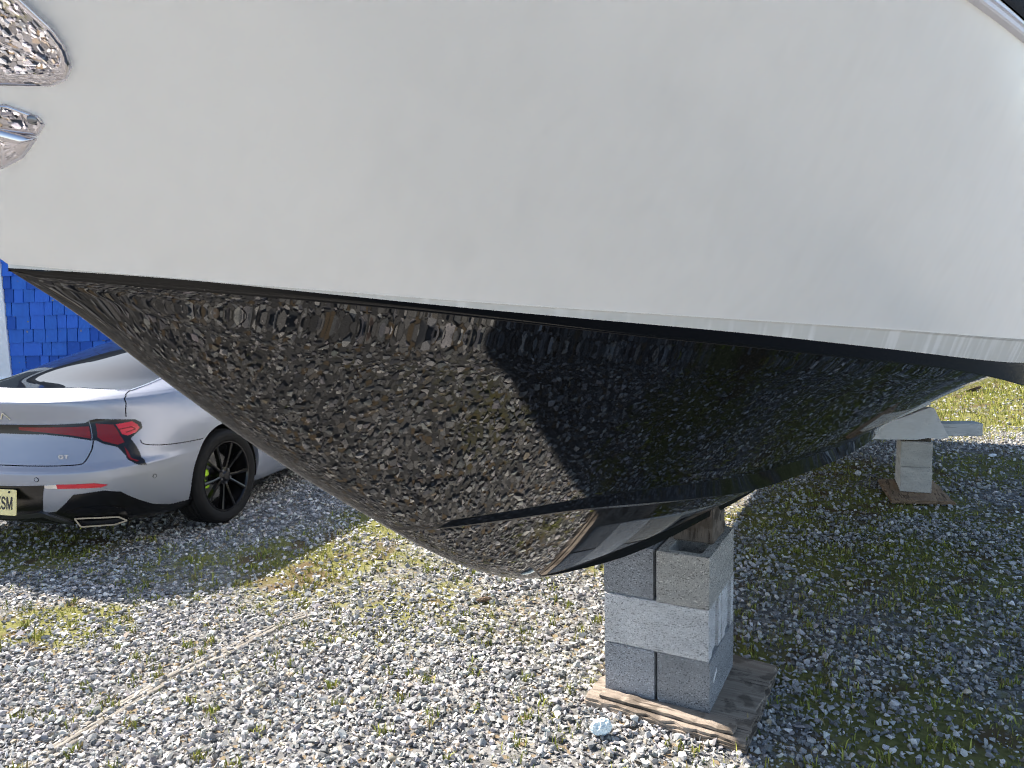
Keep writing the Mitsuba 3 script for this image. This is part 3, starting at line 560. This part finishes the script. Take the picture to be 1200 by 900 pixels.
# body shell, closed, wheel arches cut out
tt = np.concatenate([np.linspace(0, 1, 49) ** 1.15, np.linspace(1, 2, 30)[1:], np.linspace(2, 3, 22)[1:]]); kk = np.unique(np.concatenate([np.arange(0, 23.01, .5), [4.75, 5.75, 6.25, 6.75, 7.25, 7.75, 8.25, 13.25, 13.75, 14.25, 14.75]]))
R_ = CS(tt[None], kk[:, None]); L_ = R_[:, 1:-1][:, ::-1] * [1, -1, 1]
ring = np.concatenate([R_, L_], 1); nk, nr = ring.shape[:2]
v = np.vstack([ring.reshape(-1, 3), [[1.4, 0, .17], [1.33, 0, 1.447]]])
f = []
i, j = np.meshgrid(np.arange(nk - 1), np.arange(nr), indexing='ij'); a, b_, c_, d = i * nr + j, i * nr + (j + 1) % nr, (i + 1) * nr + (j + 1) % nr, (i + 1) * nr + j
f = np.concatenate([np.stack([a, c_, b_], -1).reshape(-1, 3), np.stack([a, d, c_], -1).reshape(-1, 3)])
j = np.arange(nr); f = np.vstack([f, np.stack([j, (j + 1) % nr, 0 * j + nk * nr], -1), np.stack([(nk - 1) * nr + j, 0 * j + nk * nr + 1, (nk - 1) * nr + (j + 1) % nr], -1)])
shell = trimesh.Trimesh(v, f, process=False)
if shell.volume < 0: shell.faces = shell.faces[:, ::-1]
man = mf(shell)
cyl = m3.Manifold.cylinder(.5, .372, .372, 72).rotate([90, 0, 0])
for ax_ in (0, 2.85):
    for s in (1, -1): man = man - cyl.translate([ax_, (.60 + .5) if s > 0 else -.60, .345])
body = tm(man) if man.num_tri() > 1000 else shell
car_put('car__body', body, 'm_paint', smooth=32)
tag('car__body', 'light blue grey painted body')
def patch(poly, o, edge=.02, inner=None, tri_edge=None):
    """a thin raised piece on the body: outline in (t, k)"""
    sc = np.array([1., .06]); p = Polygon(np.array(poly) * sc)
    if inner is not None: p = p.difference(Polygon(np.array(inner) * sc))
    p = p.buffer(0)
    v2, f2 = trimesh.creation.triangulate_polygon(p, engine='earcut'); v2, f2 = trimesh.remesh.subdivide_to_size(np.c_[v2, 0 * v2[:, 0]], f2, edge)
    m = trimesh.Trimesh(v2, f2); m.merge_vertices(); t, k = np.clip(m.vertices[:, 0], 0, 3), np.clip(m.vertices[:, 1] / .06, 0, 23)
    s, n = CS(t, k), CN(t, k); top_, bot = s + n * o, s - n * .004
    e = m.edges_sorted; u, cnt = np.unique(e, axis=0, return_counts=True); bd = {tuple(x) for x in u[cnt == 1]}
    be = np.array([x for x in m.edges if tuple(sorted(x)) in bd and min(t[x[0]], t[x[1]]) + max(t[x[0]], t[x[1]]) > .002]); N = len(s)
    sides = np.vstack([np.stack([be[:, 0], be[:, 0] + N, be[:, 1] + N], -1), np.stack([be[:, 0], be[:, 1] + N, be[:, 1]], -1)])
    q = trimesh.Trimesh(np.vstack([top_, bot]), np.vstack([m.faces, sides]), process=False)
    n0 = np.cross(top_[m.faces[:, 1]] - top_[m.faces[:, 0]], top_[m.faces[:, 2]] - top_[m.faces[:, 0]])
    if np.sum(n0 * n[m.faces[:, 0]]) < 0: q.faces = q.faces[:, ::-1]
    return q
def ribbon(pl, width, o=.0012):
    pl = np.array(pl, float); d = np.r_[0, np.cumsum(np.linalg.norm(np.diff(pl * [1, .06], axis=0), axis=1))]; s_ = np.linspace(0, d[-1], 40)
    t, k = np.interp(s_, d, pl[:, 0]), np.interp(s_, d, pl[:, 1]); p, n = CS(t, k), CN(t, k); tg = np.gradient(p, axis=0); w = np.cross(tg, n); w /= np.linalg.norm(w, axis=1, keepdims=True)
    return grid(np.stack([p + n * o - w * width / 2, p + n * (o + .0006), p + n * o + w * width / 2], 1))
GL = [(0, 16.45), (.25, 16.45), (.508, 15.7), (.578, 15.45), (.585, 16.2), (.583, 17), (.60, 17.5), (.60, 20.6), (.52, 21.4), (0, 21.6)]
car_put('car__rear_glass', patch(GL, .003), 'm_car_glass', 40, True); tag('car__rear_glass', 'sloping rear window mirroring the blue sky')
car_put('car__windscreen', patch([(2.25, 17.2), (3, 17.0), (3, 21.6), (2.4, 21.0)], .003, .03), 'm_car_glass', 40, True)
lamp = [(.403, 9.51), (.383, 9.53), (.383, 11.24), (.42, 11.34), (.527, 11.15), (.603, 11.02), (.632, 10.71), (.637, 10.14), (.578, 9.43), (.65, 8.36), (.735, 5.96), (.697, 6.15), (.655, 6.67), (.575, 8.35), (.518, 8.94), (.437, 9.27)]
bar = [(0, 10.14), (.16, 10.1), (.268, 9.86), (.378, 9.53), (.378, 11.2), (.36, 11.05), (.202, 11.0), (0, 10.98)]
red_bar = [(.06, 10.5), (.16, 10.28), (.268, 10.02), (.374, 9.66), (.374, 10.72), (.20, 10.78), (.06, 10.78)]
red_a = [(.408, 9.72), (.437, 9.42), (.515, 9.08), (.550, 9.2), (.520, 9.75), (.493, 10.72), (.408, 10.95)]
red_b = [(.503, 10.72), (.588, 10.85), (.610, 10.53), (.622, 10.17), (.603, 9.84), (.562, 9.64), (.530, 9.80)]
red_c = [(.552, 8.92), (.585, 8.5), (.672, 6.9), (.660, 6.82), (.580, 8.35)]
for s in (1, -1):
    def half(t, s=s):
        if s > 0: return t
        q = t.copy(); q.vertices = q.vertices * [1, -1, 1]; q.faces = q.faces[:, ::-1]; return q
    L = 'car__tail_lamp' if s > 0 else 'car__tail_lamp_001'
    car_put(L, half(patch(lamp, .006)), 'm_gloss_black', 40); tag(L, f'wrap-around red and black tail lamp')
    car_put(L + '__lens', half(patch(red_a, .0085)), 'm_red_lens', 40); car_put(L + '__lens_bright', half(patch(red_b, .0095)), 'm_red_bright', 40); car_put(L + '__lens_lower', half(patch(red_c, .0085)), 'm_red_lens', 40)
    car_put(L + '__line', half(ribbon([(.515, 10.2), (.58, 10.35), (.60, 10.1), (.55, 9.9)], .006, .0108)), 'm_red_lens', 40)
car_put('car__lamp_bar', patch(bar, .005), 'm_gloss_black', 40, True); tag('car__lamp_bar', 'dark red light bar across the tail')
car_put('car__lamp_bar__lens', patch(red_bar, .0075), 'm_red_lens', 40, True)
low = [(0, 4.35), (.213, 4.5), (.147, 2.25), (.208, 2.35), (.332, 3.68), (.485, 3.8), (.572, 3.56), (.708, 2.05), (.79, 1.6), (.905, 1.5), (.905, 0), (0, 0)]
car_put('car__diffuser', patch(low, .003), 'm_gloss_black', 40, True); tag('car__diffuser', 'glossy black lower bumper insert')
car_put('car__diffuser__lip', patch([(0, 2.0), (.142, 2.45), (.165, 2.3), (.245, 1.3), (.225, 1.05), (.14, 2.0), (0, 1.6)], .016), 'm_dark_metal', 40, True)
for tq in (.03, .10): car_put('car__diffuser__fin', ribbon([(tq, 1.5), (tq + .012, .3)], .012, .02), 'm_dark_metal', 40)
ex = [(.268, 1.85), (.5, 1.62), (.545, 1.0), (.44, .55), (.30, .60)]; exi = [(.290, 1.62), (.485, 1.42), (.515, 1.02), (.435, .78), (.315, .83)]
refl = [(.268, 4.55), (.452, 4.46), (.518, 4.22), (.482, 4.08), (.268, 4.22)]
for s in (1, -1):
    def half(t, s=s):
        if s > 0: return t
        q = t.copy(); q.vertices = q.vertices * [1, -1, 1]; q.faces = q.faces[:, ::-1]; return q
    car_put('car__diffuser__blade', half(patch([(.26, 2.35), (.35, 2.75), (.50, 2.6), (.56, 2.2), (.50, 2.1), (.36, 2.2)], .014)), 'm_gloss_black', 40)
    eo = Polygon([(0, .280), (.248, .262), (.302, .228), (.223, .208), (.035, .216)]).buffer(-.006).buffer(.006)      # tip outline in its own slanted plane
    def tip(poly, d0, d1):
        t = trimesh.creation.extrude_polygon(poly, d1 - d0, engine='earcut'); v = t.vertices; od = np.array([-1, .7]) / math.hypot(1, .7); al = np.array([.7, 1.0]) / math.hypot(1, .7)
        ab = np.array([-.938, .517]) + v[:, :1] * al + (v[:, 2:] + d0) * od; t.vertices = np.c_[ab, v[:, 1]]
        if t.volume < 0: t.faces = t.faces[:, ::-1]
        return t
    k = car_put('car__exhaust', half(tip(eo.difference(eo.buffer(-.009)), -.05, .010)), 'm_exhaust', 30); tag(k, 'chrome trapezoid exhaust tip')
    car_put(k + '__inside', half(tip(eo.buffer(-.009), -.05, -.03)), 'm_matt_black', 30)
    k = car_put('car__reflector', half(patch(refl, .004)), 'm_red_bright', 40); tag(k, 'slim red bumper reflector')
    car_put(k + '__clear_end', half(patch([(.212, 4.5), (.268, 4.55), (.268, 4.22), (.212, 4.27)], .004)), 'm_chrome', 40)
    car_put('car__side_glass', half(patch([(.74, 17.3), (1.0, 17.0), (1.9, 16.9), (1.9, 18.2), (1.6, 20.6), (1.0, 20.9), (.82, 19.5)], .003, .03)), 'm_car_glass', 40)
    car_put('car__glass_trim', half(ribbon([(.50, 15.55), (.582, 15.30), (.597, 16.2), (.596, 17), (.612, 17.5), (.612, 20.6)], .014, .004)), 'm_chrome', 40)
    car_put('car__shut_line', half(cat([ribbon([(.58, 15.3), (.606, 13.6), (.607, 12.5), (.568, 11.3)], .006)])), 'm_seam', 40)
    car_put('car__bumper_seam', half(ribbon([(.632, 9.25), (.645, 9.0), (.672, 8.85), (.74, 8.7), (.808, 8.6), (.97, 8.45)], .005)), 'm_seam', 40)
car_put('car__boot_seam', ribbon([(.388, 9.5), (.388, 8.94), (.375, 8.43), (.358, 7.9), (.33, 7.75), (.233, 7.7), (0.01, 7.7)], .007), 'm_seam', 40, True)
for t_, k_ in ((.182, 5.1), (.767, 4.25)):
    p, n = CS(t_, k_), CN(t_, k_); s_ = trimesh.creation.cylinder(.011, .004, sections=24); s_.apply_transform(trimesh.geometry.align_vectors([0, 0, 1], n)); s_.apply_translation(p + n * .001)
    r_ = trimesh.creation.annulus(.0105, .0135, .006, sections=24); r_.apply_transform(trimesh.geometry.align_vectors([0, 0, 1], n)); r_.apply_translation(p)
    kk_ = car_put('car__parking_sensor', s_, 'm_paint'); car_put(kk_ + '__ring', r_, 'm_seam')
def decal(t, ctr_b, z, a, tilt=0.):
    """lettering lying in xy -> on the rear face, reading from left to right seen from behind"""
    q = t.copy(); v = q.vertices; q.vertices = np.stack([a - v[:, 2] + v[:, 1] * tilt, ctr_b + v[:, 0], z + v[:, 1]], -1); return q
scene['m_plate'] = P((.80, .70, .34), .4); scene['m_plate_pale'] = P((.86, .84, .72), .4); scene['m_ink'] = P((.012, .012, .02), .5)
pb = trimesh.creation.extrude_polygon(Polygon(sbox(-.1525, -.076, .1525, .076)).buffer(-.012).buffer(.012), .004, engine='earcut')
car_put('car__number_plate', decal(pb, .1325, .405, -1.103, .12), 'm_plate'); tag('car__number_plate', 'pale yellow number plate')
pt = meshkit.text_mesh('KSM', .072, .0015, True); w_ = pt.bounds[1][0]; pt.apply_scale([.128 / w_, 1, 1]); pt.apply_translation([-.004, -.040, .004])
car_put('car__number_plate__letters', decal(pt, .1325, .405, -1.103, .12), 'm_ink', False)
car_put('car__number_plate__bolt', decal(xf(trimesh.creation.cylinder(.007, .004, sections=16), loc=(.10, .062, .006)), .1325, .405, -1.103, .12), 'm_ink')
gt = meshkit.text_mesh('GT', .020, .004, True); gt.apply_scale([1.7, 1, 1])
gp_, gn_ = CS(.232, 8.45), CN(.232, 8.45); yaw = math.atan2(gn_[1], -gn_[0]); q = gt.copy(); vv = q.vertices
q.vertices = gp_ + np.stack([math.sin(yaw) * 0 * vv[:, 0], 0 * vv[:, 0], vv[:, 1]], -1) + vv[:, :1] * np.array([math.sin(yaw), math.cos(yaw), 0]) + (vv[:, 2:] + .001) * gn_
car_put('car__badge', q, 'm_chrome', False); tag('car__badge', 'small chrome GT badge')
car_put('car__emblem', cat([ribbon([(.012, 11.45), (.030, 12.05)], .008, .004), ribbon([(.030, 12.05), (.040, 11.45)], .008, .004)]), 'm_chrome'); tag('car__emblem', 'thin chrome stroke emblem on the boot lid')
# wheels
def lathe(pr, n=96): 
    a = np.linspace(0, 2 * np.pi, n, endpoint=False); pr = np.array(pr)
    return grid(np.stack([np.outer(np.cos(a), pr[:, 0]), np.tile(pr[:, 1], (n, 1)), np.outer(np.sin(a), pr[:, 0])], -1), close_u=True)
tyre = lathe([(.245, .895), (.252, .912), (.270, .922), (.298, .924), (.312, .920), (.322, .910), (.329, .898), (.3335, .880), (.327, .879), (.327, .870), (.334, .869), (.335, .842), (.327, .841), (.327, .831), (.335, .830), (.335, .800),
              (.327, .799), (.327, .789), (.335, .788), (.335, .760), (.327, .759), (.327, .750), (.334, .749), (.333, .725), (.322, .705), (.298, .692), (.25, .70)])
gro = []
for k_ in range(72):
    a = 2 * np.pi * k_ / 72
    gro.append((a, .004))
tv = tyre.vertices; r_ = np.hypot(tv[:, 0], tv[:, 2]); an = np.arctan2(tv[:, 2], tv[:, 0]); sh = (r_ > .318) & ((tv[:, 1] > .885) | (tv[:, 1] < .73))
tyre.vertices = np.where(sh[:, None], tv * (1 - .010 * (np.sin(an * 48) > .2)[:, None] * np.array([1, 0, 1])), tv)
rim = lathe([(.251, .906), (.248, .913), (.240, .912), (.236, .904), (.232, .895), (.226, .86), (.222, .76), (.232, .71), (.245, .70)])
disc = lathe([(.03, .800), (.165, .800), (.168, .797), (.168, .775), (.03, .775)], 72)
def spoke(a0, a1, w0_, w1_):
    pts = []
    for r, a, w, y in ((.045, a0, w0_, .888), (.13, a0 + (a1 - a0) * .45, w0_ * .8, .897), (.236, a1, w1_, .907)):
        for sgn in (-1, 1):
            x, z = r * math.cos(a) - sgn * w / 2 * math.sin(a), r * math.sin(a) + sgn * w / 2 * math.cos(a); pts.append(((x, y, z), (x * .98, y - .03, z * .98), ((r * math.cos(a)) , y + .003, r * math.sin(a))))
    out = []
    for s in (0, 2):
        P8 = [q for pr in pts[s:s + 4] for q in pr]; out.append(trimesh.convex.convex_hull(np.array(P8)))
    return out
sp_ = []
for k_ in range(5):
    a = 2 * np.pi * k_ / 5 + .31
    for da0, da1 in ((-.20, -.11), (.20, .11)): sp_.append(cat(spoke(a + da0 * 2.0, a + da1 * 3.2, .022, .026)))
hub = lathe([(.0, .905), (.026, .905), (.030, .900), (.036, .893), (.062, .890), (.068, .870), (.068, .80)], 48)
scene['m_tyre'] = P((.013, .013, .014), .7, 0, .2); scene['m_lime'] = P((.42, .72, .03), .35); scene['m_disc'] = P((.30, .30, .31), .35, .9)
cal = []
for dz in (-.042, .042):
    cal.append(xf(rbox(.060, .05, .052, .010), loc=(-.150, .835, dz + .01)))
cal.append(bx(.04, .035, .11, (-.165, .82, .01)))
nuts = cat([xf(trimesh.creation.cylinder(.0095, .02, sections=12), trimesh.transformations.rotation_matrix(math.pi / 2, [1, 0, 0]), loc=(.050 * math.cos(q), .892, .050 * math.sin(q))) for q in np.arange(5) * 2 * np.pi / 5 + .9])
for s in (1, -1):
    for ax_ in (0, 2.85):
        w = 'car__wheel' if 'car__wheel' not in labels else 'car__wheel_%03d' % sum(k.startswith('car__wheel') and k.count('__') == 1 for k in labels)
        tag(w, 'black multi-spoke wheel' + (' with a lime green brake caliper' if s > 0 and ax_ == 0 else ''))
        for nm, m_, bs, sm in (('tyre', tyre, 'm_tyre', 30), ('rim', rim, 'm_gloss_black', 40), *[('spoke', q_, 'm_gloss_black', 20) for q_ in sp_], ('hub', hub, 'm_gloss_black', 30), ('brake_disc', disc, 'm_disc', 30), ('caliper', cat(cal), 'm_lime', 30), ('wheel_nuts', nuts, 'm_dark_metal', 30)):
            q = m_.copy(); q.vertices = q.vertices * [1, s, 1] + [ax_, 0, .335]
            if s < 0: q.faces = q.faces[:, ::-1]
            k = car_put(w + '__' + nm, q, bs, sm)
            if nm == 'wheel_nuts': tag(k, kind='stuff')
for s in (1, -1):
    for ax_ in (0, 2.85):
        a = np.linspace(-.25, math.pi + .25, 40); g_ = grid(np.stack([np.stack([ax_ + .366 * np.cos(a), 0 * a + s * y_, .345 + .366 * np.sin(a)], -1) for y_ in (.61, .893)], 1))
        car_put('car__wheel_well', g_, 'm_matt_black', 40)
print('triangles', sum(len(v[1]) for v in meshkit.WRITTEN.values()), 'stones', globals().get('N_STONES'), 'blades', globals().get('N_BL'))
